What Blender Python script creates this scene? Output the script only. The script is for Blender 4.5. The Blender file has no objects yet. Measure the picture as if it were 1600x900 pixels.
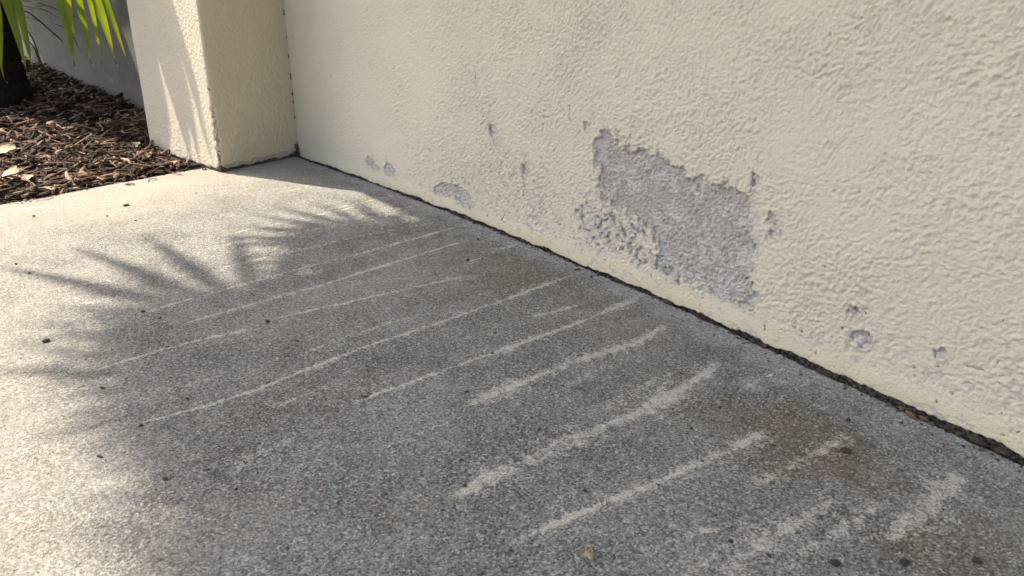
import bpy, bmesh, math, random
import numpy as np
from mathutils import Vector, Matrix

# ------------------------------------------------------------------ frame
# plan axes used below: x along the stucco wall towards the viewer, y out from the wall, z up.
# the plan is left-handed; the last lines turn every mesh and object to world axes (world y = -plan y).
# origin: the inner corner of wall and pillar, at slab level.
SC = bpy.context.scene
COL = SC.collection
rng = np.random.default_rng(7)
random.seed(7)

# ------------------------------------------------------------------ camera
cam = bpy.data.cameras.new('camera')
cam.sensor_width = 36.0
cam.lens = 25.99
cam.clip_start = 0.02
cam.clip_end = 2000
cam.dof.use_dof = True
cam.dof.focus_distance = 2.0
cam.dof.aperture_fstop = 10.0
CAM = bpy.data.objects.new('camera', cam)
COL.objects.link(CAM)
CAM.location = (3.7704, -1.3004, 0.70)
PITCH, HEAD = math.radians(20.42), math.radians(144.925)
CAM.rotation_euler = (math.pi / 2 - PITCH, 0, HEAD - math.pi / 2)
SC.camera = CAM

# ------------------------------------------------------------------ light
EL = math.radians(48)
LH = Vector((0.899, -0.438))
LD = Vector((LH.x * math.cos(EL), LH.y * math.cos(EL), -math.sin(EL)))   # direction the sunlight travels (plan axes)
LW = Vector((LD.x, -LD.y, LD.z))                                        # the same in world axes
world = bpy.data.worlds.new('World')
SC.world = world
world.use_nodes = True
wn = world.node_tree
wn.nodes.clear()
sky = wn.nodes.new('ShaderNodeTexSky')
sky.sky_type = 'NISHITA'
sky.sun_disc = False
sky.sun_elevation = EL
sky.sun_rotation = math.atan2(-LW.x, -LW.y)
sky.air_density = 1.0
sky.dust_density = 2.5
sky.ozone_density = 0.6
bg = wn.nodes.new('ShaderNodeBackground')
bg.inputs['Strength'].default_value = 0.15
wo = wn.nodes.new('ShaderNodeOutputWorld')
wn.links.new(sky.outputs[0], bg.inputs[0])
wn.links.new(bg.outputs[0], wo.inputs[0])

sl = bpy.data.lights.new('sun', 'SUN')
sl.energy = 3.6
sl.angle = math.radians(0.53)
sl.color = (1.0, 0.945, 0.84)
SUN = bpy.data.objects.new('sun', sl)
COL.objects.link(SUN)
SUN.rotation_euler = LW.to_track_quat('-Z', 'Y').to_euler()

SC.view_settings.view_transform = 'Standard'
SC.view_settings.look = 'None'
SC.view_settings.exposure = 1.42
SC.view_settings.gamma = 1.0
SC.view_settings.use_white_balance = True          # the photograph is balanced for the shade
SC.view_settings.white_balance_temperature = 7400
SC.view_settings.white_balance_tint = 13
SC.view_settings.use_curve_mapping = False
SC.render.engine = 'CYCLES'
SC.cycles.use_denoising = True
SC.cycles.use_adaptive_sampling = True
SC.cycles.adaptive_threshold = 0.02
SC.cycles.max_bounces = 5
SC.cycles.diffuse_bounces = 3
SC.cycles.glossy_bounces = 1
SC.cycles.caustics_reflective = False
SC.cycles.caustics_refractive = False

# ------------------------------------------------------------------ measured marks (metres on the wall / on the slab)
BIG= [(2.2163, 0.3474), (2.2253, 0.382), (2.2696, 0.4048), (2.3248, 0.3949), (2.3392, 0.3717), (2.3694, 0.3694), (2.3957, 0.3764), (2.4419, 0.3653), (2.4714, 0.3713), (2.5032, 0.3461), (2.5574, 0.3503), (2.5792, 0.3262), (2.6253, 0.3375), (2.6487, 0.3266), (2.6781, 0.3262), (2.6959, 0.3369), (2.7218, 0.3257), (2.7672, 0.3259), (2.778, 0.3124), (2.7832, 0.276), (2.7749, 0.2462), (2.8001, 0.2082), (2.7988, 0.1674), (2.8153, 0.1037), (2.8049, 0.0738), (2.7778, 0.0678), (2.7409, 0.0699), (2.7054, 0.068), (2.6402, 0.0754), (2.5744, 0.0773), (2.4953, 0.0802), (2.4961, 0.1206), (2.4779, 0.1608), (2.4497, 0.1798), (2.4014, 0.1965), (2.3446, 0.2036), (2.302, 0.2071), (2.2657, 0.2214), (2.2526, 0.2533), (2.2501, 0.2923), (2.2348, 0.3165)]
SMALL= [[(0.7292, 0.0843), (0.7575, 0.1139), (0.7926, 0.1105), (0.8138, 0.0942), (0.8526, 0.0807), (0.8621, 0.0655), (0.8095, 0.0628), (0.7452, 0.0697)], [(0.8985, 0.0823), (0.9298, 0.1089), (0.9686, 0.1094), (0.9939, 0.0919), (0.9967, 0.0682), (0.9509, 0.0525), (0.9126, 0.0599)], [(1.2925, 0.0548), (1.362, 0.102), (1.4217, 0.1053), (1.4798, 0.1085), (1.5526, 0.0913), (1.5854, 0.0627), (1.5506, 0.0367), (1.5031, 0.0413), (1.4596, 0.0568), (1.3963, 0.0593), (1.3303, 0.0493)], [(3.0488, 0.0977), (3.061, 0.1092), (3.0808, 0.1153), (3.0943, 0.1163), (3.0995, 0.1033), (3.0895, 0.0829), (3.0768, 0.0764), (3.0678, 0.0868), (3.0527, 0.0837)], [(3.0424, 0.1575), (3.0525, 0.1637), (3.064, 0.1622), (3.0619, 0.1506), (3.0496, 0.1409), (3.0431, 0.1455)], [(3.2141, 0.1263), (3.2192, 0.1359), (3.2332, 0.1415), (3.2404, 0.1343), (3.2357, 0.1236), (3.2233, 0.116)], [(2.8171, 0.2951), (2.8296, 0.3021), (2.8392, 0.2943), (2.8309, 0.2826), (2.8212, 0.2789)], [(2.826, 0.2586), (2.8352, 0.2651), (2.8432, 0.2571), (2.8379, 0.2472), (2.8278, 0.2461)], [(2.767, 0.3769), (2.7788, 0.3678), (2.7833, 0.3489), (2.7725, 0.3384), (2.7644, 0.3454)], [(2.1761, 0.4163), (2.1898, 0.4213), (2.1963, 0.4046), (2.1828, 0.396)], [(1.6815, 0.3483), (1.7047, 0.3593), (1.7309, 0.3395), (1.7077, 0.3094), (1.6849, 0.3234)], [(1.8794, 0.2469), (1.9002, 0.2563), (1.8971, 0.2253), (1.8832, 0.2106), (1.8725, 0.2253)]]
FLAKE= [(2.2347, 0.2281), (2.2913, 0.2067), (2.4014, 0.1965), (2.4603, 0.1702), (2.4861, 0.1249), (2.4999, 0.0815), (2.5744, 0.0773), (2.6611, 0.0769), (2.6421, 0.0592), (2.5314, 0.0505), (2.3955, 0.0554), (2.2877, 0.0574), (2.2007, 0.0694), (2.1232, 0.1095), (2.0904, 0.1516), (2.1493, 0.2022)]
FLAKE2= [(1.6702, 0.3596), (1.9237, 0.29), (2.1479, 0.2303), (2.1516, 0.1548), (2.0951, 0.0324), (1.9276, 0.0327), (1.7811, 0.0426), (1.581, 0.0571), (1.3602, 0.0747), (1.3642, 0.1365), (1.5872, 0.2408)]
FLAKE3= [(2.8152, 0.0913), (2.9337, 0.1016), (3.0392, 0.1109), (3.1716, 0.1209), (3.2931, 0.0956), (3.3687, 0.082), (3.3761, 0.0492), (3.2827, 0.04), (3.1601, 0.0494), (3.0197, 0.0536), (2.8558, 0.0589)]
PITS= [(1.179, 0.5926), (0.3812, 0.3977), (0.8384, 0.7096), (1.3604, 0.6853), (1.839, 0.7036), (1.1514, 0.1958), (1.1936, 0.2757), (0.4483, 0.4331), (0.874, 0.6519), (1.9544, 0.5855), (2.0623, 0.5641), (1.9772, 0.2822), (2.0541, 0.2845), (2.8137, 0.3408), (3.0414, 0.5582), (2.9121, 0.6605), (2.83, 0.344), (2.0609, 0.3571), (2.1081, 0.4533), (0.0574, 0.6421), (0.0538, 0.5981), (0.0578, 0.5539), (0.0605, 0.4734), (0.0393, 0.2628), (0.0436, 0.1841), (0.0421, 0.1455), (0.047, 0.1332), (3.023, 0.6034)]
CRACKS= [[(1.6894, 0.3576), (1.689, 0.3344), (1.7039, 0.311), (1.7188, 0.2855)], [(1.6047, 0.5305), (1.6078, 0.504), (1.6027, 0.4685)], [(2.7664, 0.381), (2.7703, 0.3536), (2.7664, 0.3315)], [(1.8828, 0.2536), (1.8832, 0.2127), (1.8802, 0.1602)], [(2.305, 0.2023), (2.3133, 0.1625)], [(3.2763, 0.1231), (3.3025, 0.1269)], [(2.1022, 0.4527), (2.1101, 0.4088)], [(1.5205, 0.1438), (1.5321, 0.1132)], [(1.7619, 0.0383), (1.7813, 0.0759)]]
STREAKS= [([(1.387, 0.842), (1.367, 0.493), (1.365, 0.281), (1.335, 0.088)], 0.007, 0.5), ([(1.545, 0.729), (1.557, 0.542), (1.53, 0.355), (1.52, 0.029)], 0.0066, 0.6), ([(1.392, 0.59), (1.37, 0.332), (1.238, 0.159)], 0.007, 0.5), ([(1.851, 1.086), (1.814, 0.94)], 0.0091, 0.9), ([(1.814, 0.94), (1.74, 0.61), (1.697, 0.342), (1.64, 0.091)], 0.0083, 0.7), ([(1.986, 1.04), (1.946, 0.824), (1.913, 0.639), (1.859, 0.42), (1.766, 0.031)], 0.0091, 0.75), ([(2.132, 1.226), (2.1, 1.035), (2.099, 0.878)], 0.0095, 0.8), ([(2.074, 0.832), (2.075, 0.686), (2.074, 0.487), (2.079, 0.236)], 0.0104, 0.85), ([(2.42, 1.194), (2.423, 1.055), (2.405, 0.926), (2.352, 0.722), (2.325, 0.475), (2.287, 0.259), (2.24, -0.022)], 0.0117, 0.85), ([(2.574, 0.841), (2.561, 0.69), (2.543, 0.507), (2.519, 0.233), (2.483, -0.037)], 0.0126, 0.8), ([(2.71, 0.681), (2.691, 0.543), (2.68, 0.367), (2.682, 0.181), (2.647, 0.051)], 0.0194, 0.95), ([(2.937, 0.847), (2.927, 0.746), (2.921, 0.624), (2.914, 0.502), (2.914, 0.39), (2.884, 0.215), (2.851, 0.097)], 0.0284, 0.75), ([(3.074, 0.811), (3.076, 0.721), (3.083, 0.625), (3.09, 0.522), (3.093, 0.403), (3.093, 0.247)], 0.0162, 0.9), ([(3.198, 0.684), (3.206, 0.616), (3.214, 0.544)], 0.0215, 0.35), ([(3.284, 0.627), (3.278, 0.526), (3.279, 0.439), (3.276, 0.337)], 0.0273, 0.6), ([(3.376, 0.386), (3.37, 0.27), (3.361, 0.186), (3.359, 0.121)], 0.0262, 0.75), ([(2.425, 0.298), (2.432, 0.14)], 0.0165, 0.6), ([(2.678, 1.1), (2.642, 1.005), (2.631, 0.967)], 0.0283, 0.45), ([(1.966, 0.195), (1.961, 0.126)], 0.0079, 0.9), ([(1.075, 0.069), (1.048, -0.09)], 0.0109, 0.6), ([(1.294, 0.147), (1.254, -0.038)], 0.0102, 0.6), ([(3.003, 0.085), (2.956, 0.104)], 0.0278, 0.4), ([(1.27, 0.764), (1.2, 0.408), (1.148, 0.184)], 0.0073, 0.7), ([(1.138, 0.335), (1.11, 0.167), (1.07, 0.038)], 0.0077, 0.7), ([(1.607, 0.831), (1.57, 0.649), (1.557, 0.456)], 0.0062, 0.6), ([(1.7, 0.431), (1.66, 0.208), (1.611, 0.004)], 0.0086, 0.75), ([(2.504, 0.221), (2.481, 0.03), (2.464, -0.129)], 0.0134, 0.55), ([(2.879, 0.439), (2.858, 0.243)], 0.0162, 0.45), ([(3.186, 0.421), (3.184, 0.284), (3.187, 0.158)], 0.0189, 0.5), ([(3.327, 0.522), (3.326, 0.384), (3.318, 0.248)], 0.0214, 0.5), ([(2.749, 0.852), (2.739, 0.719)], 0.0119, 0.4), ([(2.345, 1.241), (2.314, 1.113), (2.316, 1.015)], 0.0085, 0.5), ([(2.31, 0.867), (2.271, 0.686), (2.253, 0.542)], 0.0092, 0.55), ([(2.505, 0.972), (2.477, 0.833)], 0.008, 0.4)]
BROWN= [((3.147, 0.25), 0.16, 0.8), ((2.997, 0.272), 0.12, 0.55), ((3.253, 0.265), 0.1, 0.5), ((2.123, 0.144), 0.22, 0.55), ((1.911, 0.187), 0.2, 0.4), ((2.441, 0.126), 0.14, 0.45), ((2.468, 0.272), 0.14, 0.35), ((2.499, 0.895), 0.16, 0.35), ((2.502, 1.018), 0.14, 0.3), ((2.919, 0.913), 0.12, 0.25), ((3.426, 0.36), 0.1, 0.5), ((2.892, 0.243), 0.1, 0.35), ((0.72, 0.575), 0.14, 0.25), ((3.459, 0.268), 0.1, 0.4)]
PALE= [((2.752, 0.001), 0.09, 0.7), ((2.906, 0.018), 0.09, 0.7), ((2.618, -0.014), 0.09, 0.6), ((3.055, 0.011), 0.06, 0.5), ((3.209, 0.051), 0.06, 0.5), ((1.649, -0.079), 0.16, 0.6), ((1.994, -0.046), 0.12, 0.5), ((1.099, -0.063), 0.2, 0.6), ((0.625, -0.049), 0.2, 0.4), ((2.959, 0.148), 0.05, 0.6), ((2.997, 0.055), 0.05, 0.6), ((0.183, 0.188), 0.2, 0.5), ((2.401, -0.022), 0.07, 0.4)]
DEBRIS= [((0.632, 0.919), 0.0364, 'd'), ((1.91, 1.287), 0.0258, 'd'), ((0.606, 1.223), 0.0196, 'd'), ((1.846, 1.072), 0.0178, 'd'), ((1.914, 1.047), 0.0173, 'd'), ((2.084, 0.838), 0.0179, 'd'), ((2.234, 0.819), 0.0137, 'd'), ((2.232, 1.215), 0.0117, 'd'), ((2.373, 1.087), 0.0123, 'd'), ((2.432, 1.18), 0.0131, 'd'), ((2.5, 1.255), 0.0138, 'd'), ((2.633, 1.179), 0.0139, 'd'), ((2.724, 1.094), 0.011, 'd'), ((2.645, 1.116), 0.0093, 'd'), ((2.831, 1.061), 0.0093, 'd'), ((2.567, 0.802), 0.0141, 'd'), ((2.662, 0.631), 0.0127, 'd'), ((2.542, 0.491), 0.0113, 'd'), ((2.752, 0.461), 0.0103, 'd'), ((2.457, 0.427), 0.012, 'd'), ((2.762, 0.568), 0.0087, 'd'), ((2.816, 0.586), 0.0096, 'd'), ((2.858, 0.764), 0.011, 'd'), ((2.923, 0.796), 0.0105, 'd'), ((2.956, 0.855), 0.0101, 'd'), ((3.042, 0.65), 0.0125, 'd'), ((2.871, 0.907), 0.0094, 'd'), ((2.99, 0.274), 0.0114, 'd'), ((3.009, 0.373), 0.0132, 'd'), ((2.849, 0.226), 0.0096, 'd'), ((3.096, 0.544), 0.0085, 'd'), ((2.856, 0.599), 0.0093, 'd'), ((3.091, 0.436), 0.0102, 'd'), ((3.362, 0.479), 0.022, 'd'), ((3.413, 0.4), 0.0207, 'd'), ((3.469, 0.316), 0.0216, 'd'), ((3.156, 0.118), 0.0195, 'd'), ((3.212, 0.214), 0.0219, 'd'), ((3.298, 0.538), 0.0128, 'd'), ((3.249, 0.557), 0.0099, 'd'), ((0.562, 0.643), 0.0145, 'd'), ((0.76, 1.003), 0.0134, 'd'), ((3.157, 0.741), 0.0179, 't'), ((2.802, 0.985), 0.0128, 't'), ((3.178, 0.175), 0.0088, 'w'), ((2.776, 1.148), 0.0074, 'w'), ((1.22, 1.31), 0.016, 'd'), ((1.337, 1.283), 0.011, 'd'), ((0.889, 0.928), 0.0155, 'd'), ((1.96, 0.192), 0.0193, 'd'), ((1.797, 0.051), 0.0169, 'd')]
LUMPS= [((1.565, -0.065), 0.0605), ((1.897, -0.053), 0.0335), ((2.559, -0.081), 0.0511), ((2.669, -0.072), 0.023), ((1.149, -0.095), 0.0317), ((2.862, -0.076), 0.0217), ((3.128, -0.037), 0.0256), ((3.325, -0.01), 0.0537), ((3.37, -0.012), 0.0453), ((-0.03, -0.017), 0.0495), ((3.018, -0.046), 0.0205)]
REDS= [((3.213, -0.023), 0.0332), ((3.232, -0.022), 0.0248), ((3.19, -0.029), 0.0195), ((3.167, -0.026), 0.0126), ((3.249, -0.018), 0.0137)]
SEGS= [([(-1.363, 0.78, 1.704), (-1.373, 0.794, 0.768), (-1.382, 0.807, 0.431), (-1.378, 0.801, 0.391)], 0.09), ([(-1.355, 0.769, 1.704), (-1.327, 0.729, 0.768), (-1.325, 0.726, 0.438), (-1.318, 0.716, 0.409)], 0.0573), ([(-1.346, 0.756, 1.704), (-1.289, 0.676, 0.768), (-1.291, 0.677, 0.42), (-1.287, 0.672, 0.398)], 0.0368), ([(-1.336, 0.742, 1.704), (-1.267, 0.643, 0.768), (-1.242, 0.608, 0.431), (-1.236, 0.6, 0.406)], 0.0695), ([(-1.325, 0.726, 1.704), (-1.239, 0.604, 0.768), (-1.203, 0.553, 0.456), (-1.197, 0.543, 0.416)], 0.0655), ([(-1.614, 1.138, 1.646), (-1.561, 1.062, 0.768), (-1.545, 1.04, 0.395), (-1.542, 1.036, 0.351)], 0.0695), ([(-1.605, 1.124, 1.646), (-1.529, 1.017, 0.768), (-1.524, 1.01, 0.409), (-1.518, 1.0, 0.359)], 0.0695), ([(-1.634, 1.166, 1.646), (-1.6, 1.118, 0.768), (-1.628, 1.158, 0.388), (-1.619, 1.145, 0.312)], 0.0573)]
BLADES= [[(-1.783, 1.031, 0.718), (-1.731, 0.956, 0.7), (-1.685, 0.891, 0.628), (-1.633, 0.816, 0.533)], [(-1.772, 1.014, 0.671), (-1.713, 0.931, 0.664), (-1.667, 0.865, 0.599), (-1.634, 0.818, 0.541)], [(-1.76, 0.998, 0.628), (-1.738, 0.966, 0.563), (-1.728, 0.952, 0.463), (-1.721, 0.943, 0.377)], [(-1.764, 1.004, 0.563), (-1.74, 0.969, 0.511), (-1.732, 0.957, 0.437), (-1.724, 0.947, 0.37)], [(-1.754, 0.989, 0.771), (-1.691, 0.899, 0.753), (-1.626, 0.807, 0.714)], [(-1.728, 0.953, 0.718), (-1.684, 0.89, 0.721), (-1.631, 0.814, 0.671)], [(-1.661, 0.856, 0.646), (-1.601, 0.772, 0.592), (-1.58, 0.741, 0.474)], [(-1.589, 0.754, 0.693), (-1.56, 0.712, 0.664), (-1.509, 0.64, 0.628)], [(-1.767, 1.008, 0.753), (-1.716, 0.935, 0.729), (-1.66, 0.855, 0.743), (-1.62, 0.799, 0.707)]]
PALM_BASE= (-2.008, 1.177, 0.305)
SCRAPS=[(-0.472, 1.251, 0.1, 0.028, 1.9, 0.5, 'upper of two pale dry leaf scraps on sunlit mulch at the left edge'),(-0.059, 1.255, 0.085, 0.03, 2.3, 0.4, 'lower pale dry leaf scrap on sunlit mulch at the left edge'),(0.026, 1.201, 0.05, 0.018, 0.6, 0.2, 'small pale scrap just right of the lower dry leaf on the mulch'),(-0.232, 0.676, 0.05, 0.014, 0.4, 0.1, 'yellowish scrap in the mulch beside the pillar foot'),(-0.458, 0.69, 0.06, 0.016, 0.2, 0.1, 'greyish flat scrap in the mulch touching the pillar base')]
# shadow positions on the slab (x, y), heading in degrees, leaf length, distance up the sun ray
EDGE_LEAVES = [(2.12, .84, 188, .80, 6.0), (2.28, 1.03, 172, .42, 6.0), (2.66, 1.0, 140, .30, 6.6), (1.62, .27, 172, .50, 6.4), (2.88, 1.03, 160, .32, 6.6), (1.95, .10, 195, .6, 6.6), (3.05, 1.06, 115, .28, 6.8), (3.25, 1.08, 100, .28, 6.8)]
FILL_LEAVES = [(x, y) for x in (2.05, 2.4, 2.75, 3.1, 3.5, 3.9, 4.3) for y in (-.05, .28, .6, .9)] + [(1.6, .0), (2.0, .45), (2.25, .62), (1.7, .25), (2.1, .5), (2.35, .82), (2.4, .72), (2.45, .6), (2.75, .62), (2.6, .75), (2.3, .45), (2.9, .8), (2.6, .35), (2.2, .2), (2.7, 1.0), (2.95, 1.0), (3.25, 1.0), (3.5, 1.15), (2.36, 1.035), (2.5, 1.035), (2.64, 1.035), (2.8, 1.04), (2.95, 1.04), (2.3, .98), (2.3, .7), (1.95, .3), (1.75, .15)]
BACK_LEAVES = [(4.4, 1.5), (4.6, 1.9), (4.4, 2.3), (4.0, 2.5), (3.7, 2.2), (4.2, 1.2), (4.9, 1.4), (3.9, 1.9)]
LOW_LEAVES = [(-3.2, 1.35, 2.0, .7), (-3.1, 1.2, 2.1, .8), (-2.9, 2.4, 1.9, .7), (-3.4, 1.9, 2.2, .8), (-3.0, 2.3, 1.9, .75), (-2.5, .9, 2.1, .7), (-3.6, 1.5, 1.9, .8), (-3.5, 2.4, 2.1, .8), (-2.65, 1.3, 1.3, .42), (-2.7, .85, 1.4, .6), (-3.1, 1.6, 1.3, .7), (-3.3, 1.05, 1.3, .7), (-3.9, 1.1, 1.7, .8), (-4.3, 1.25, 1.9, .8), (-3.6, .95, 1.5, .7), (-4.6, 1.4, 1.6, .8)]
# blades of one more hanging leaf beside the pillar, just above the picture: top, bottom, width
_SUNNY = 'tiny dark fragment on the sunlit concrete between mulch and shadow'
DEB_LABEL = {0: 'dark oblong fragment on sunlit concrete near the mulch edge, largest there', 1: 'dark flat fragment on the slab at the left, where shadow meets sun',
             2: _SUNNY, 40: _SUNNY, 41: _SUNNY, 46: _SUNNY, 47: _SUNNY, 48: _SUNNY,
             33: 'dark fragment at the bottom right, leftmost of three large ones', 34: 'dark fragment at the bottom right, middle of three large ones', 35: 'dark fragment at the bottom right, rightmost of three large ones',
             36: 'dark oval fragment on brown stained concrete below the wall, upper right', 37: 'flat dark fragment on the brown stain, just below the oval one',
             42: 'tan pebble on the concrete at the bottom centre', 43: 'small tan pebble on grey concrete left of centre, below the middle', 44: 'tiny white chip on brown stained concrete near the wall joint', 45: 'tiny white chip on shaded concrete at the lower left'}
CLOD_LABEL = ['dark dirt clod in the joint below the bare strip of render', 'small dirt clod in the joint where a short crack leaves it',
              'large dirt clod in the joint straight below the big peeled patch', 'small dirt clod just right of the one below the big patch',
              'small dirt clod in the joint left of the bare strip', 'small dirt clod in the joint right of the big peeled patch',
              'dirt clod in the joint just left of the red brown crumbs', 'largest dark dirt clod in the joint near the right edge',
              'dark dirt clod in the joint at the far right edge', 'small dark clod in the corner where pillar meets wall',
              'small dirt clod in the joint below the small bare chips at right']

# ------------------------------------------------------------------ helpers
def tag(o, label=None, cat=None, group=None, kind=None):
    if label: o['label'] = label
    if cat: o['category'] = cat
    if group: o['group'] = group
    if kind: o['kind'] = kind
    return o

def link(name, me, mat=None, parent=None, smooth=True):
    o = bpy.data.objects.new(name, me)
    COL.objects.link(o)
    if mat and not me.materials: me.materials.append(mat)
    if parent: o.parent = parent
    if smooth and len(me.polygons): me.polygons.foreach_set('use_smooth', np.ones(len(me.polygons), bool))
    return o

def empty(name, loc):
    o = bpy.data.objects.new(name, None)
    o.empty_display_size = 0.1
    COL.objects.link(o)
    o.location = loc
    return o

def mesh_np(name, V, Q, attrs=None):
    """mesh from an (n,3) vertex array and an (m,k) face array, with float point attributes"""
    V = np.ascontiguousarray(V, np.float32); Q = np.ascontiguousarray(Q, np.int32)
    me = bpy.data.meshes.new(name)
    k = Q.shape[1]
    me.vertices.add(len(V)); me.loops.add(Q.size); me.polygons.add(len(Q))
    me.vertices.foreach_set('co', V.ravel())
    me.loops.foreach_set('vertex_index', Q.ravel())
    me.polygons.foreach_set('loop_start', np.arange(0, Q.size, k, dtype=np.int32))
    me.polygons.foreach_set('loop_total', np.full(len(Q), k, np.int32))
    for nm, a in (attrs or {}).items():
        at = me.attributes.new(nm, 'FLOAT', 'POINT')
        at.data.foreach_set('value', np.ascontiguousarray(a, np.float32).ravel())
    me.update(calc_edges=True)
    return me

def grid_faces(n, m, flip=False):
    i = np.arange(n - 1)[:, None] * m + np.arange(m - 1)[None, :]
    q = np.stack([i, i + m, i + m + 1, i + 1], -1).reshape(-1, 4)
    return q[:, ::-1] if flip else q

_P = rng.permutation(256); _P = np.concatenate([_P, _P, _P])
_G = rng.uniform(0, 2 * np.pi, 256)
def perlin(x, y, seed=0):
    x = np.asarray(x, float) + seed * 17.31; y = np.asarray(y, float) - seed * 9.77
    xi = np.floor(x).astype(int); yi = np.floor(y).astype(int)
    xf = x - xi; yf = y - yi
    u = xf ** 3 * (xf * (xf * 6 - 15) + 10); v = yf ** 3 * (yf * (yf * 6 - 15) + 10)
    def g(ix, iy, dx, dy):
        a = _G[_P[(_P[ix & 255] + iy) & 255]]
        return np.cos(a) * dx + np.sin(a) * dy
    a = g(xi, yi, xf, yf); b = g(xi + 1, yi, xf - 1, yf)
    c = g(xi, yi + 1, xf, yf - 1); d = g(xi + 1, yi + 1, xf - 1, yf - 1)
    return ((a + u * (b - a)) + v * ((c + u * (d - c)) - (a + u * (b - a)))) * 1.5

def fbm(x, y, seed=0, oct=3):
    r = 0; amp = 1; tot = 0
    for k in range(oct):
        r = r + amp * perlin(x * 2 ** k, y * 2 ** k, seed + k * 3); tot += amp; amp *= .55
    return r / tot

def worley(x, y, seed=0, jit=.9):
    """cells: distance to the edge between two cells, and one random number per cell"""
    xi = np.floor(x).astype(int); yi = np.floor(y).astype(int)
    f1 = np.full(x.shape, 9.); f2 = np.full(x.shape, 9.); idr = np.zeros(x.shape)
    rr = np.random.default_rng(seed).random((3, 256))
    for dx in (-1, 0, 1):
        for dy in (-1, 0, 1):
            k = _P[(_P[(xi + dx) & 255] + yi + dy + seed) & 255]
            d = np.hypot(xi + dx + .5 + jit * (rr[0][k] - .5) - x, yi + dy + .5 + jit * (rr[1][k] - .5) - y)
            n = d < f1
            f2 = np.where(n, f1, np.minimum(f2, d)); idr = np.where(n, rr[2][k], idr); f1 = np.where(n, d, f1)
    return f2 - f1, idr

def sstep(a, b, x):
    t = np.clip((x - a) / (b - a), 0, 1)
    return t * t * (3 - 2 * t)

def poly_sd(px, py, poly):
    """signed distance to a polygon, positive inside; -0.2 far outside its box"""
    P = np.array(poly); out = np.full(px.shape, -0.2)
    lo = P.min(0) - .12; hi = P.max(0) + .12
    m = (px > lo[0]) & (px < hi[0]) & (py > lo[1]) & (py < hi[1])
    x = px[m]; y = py[m]
    d = np.full(x.shape, 9.); ins = np.zeros(x.shape, bool)
    for a, b in zip(P, np.roll(P, -1, 0)):
        e = b - a
        t = np.clip(((x - a[0]) * e[0] + (y - a[1]) * e[1]) / (e @ e), 0, 1)
        d = np.minimum(d, np.hypot(x - a[0] - t * e[0], y - a[1] - t * e[1]))
        c = (a[1] > y) != (b[1] > y)
        with np.errstate(divide='ignore', invalid='ignore'):
            ins ^= c & (x < e[0] * (y - a[1]) / e[1] + a[0])
    out[m] = np.where(ins, d, -d)
    return out

def line_d(px, py, pts):
    """distance to a polyline, and the run 0..1 along it"""
    d = np.full(px.shape, 9.); tt = np.zeros(px.shape)
    P = np.array(pts); n = len(P) - 1
    for k in range(n):
        a, b = P[k], P[k + 1]; e = b - a
        t = np.clip(((px - a[0]) * e[0] + (py - a[1]) * e[1]) / (e @ e), 0, 1)
        q = np.hypot(px - a[0] - t * e[0], py - a[1] - t * e[1])
        w = q < d
        d = np.where(w, q, d); tt = np.where(w, (k + t) / n, tt)
    return d, tt

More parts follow.
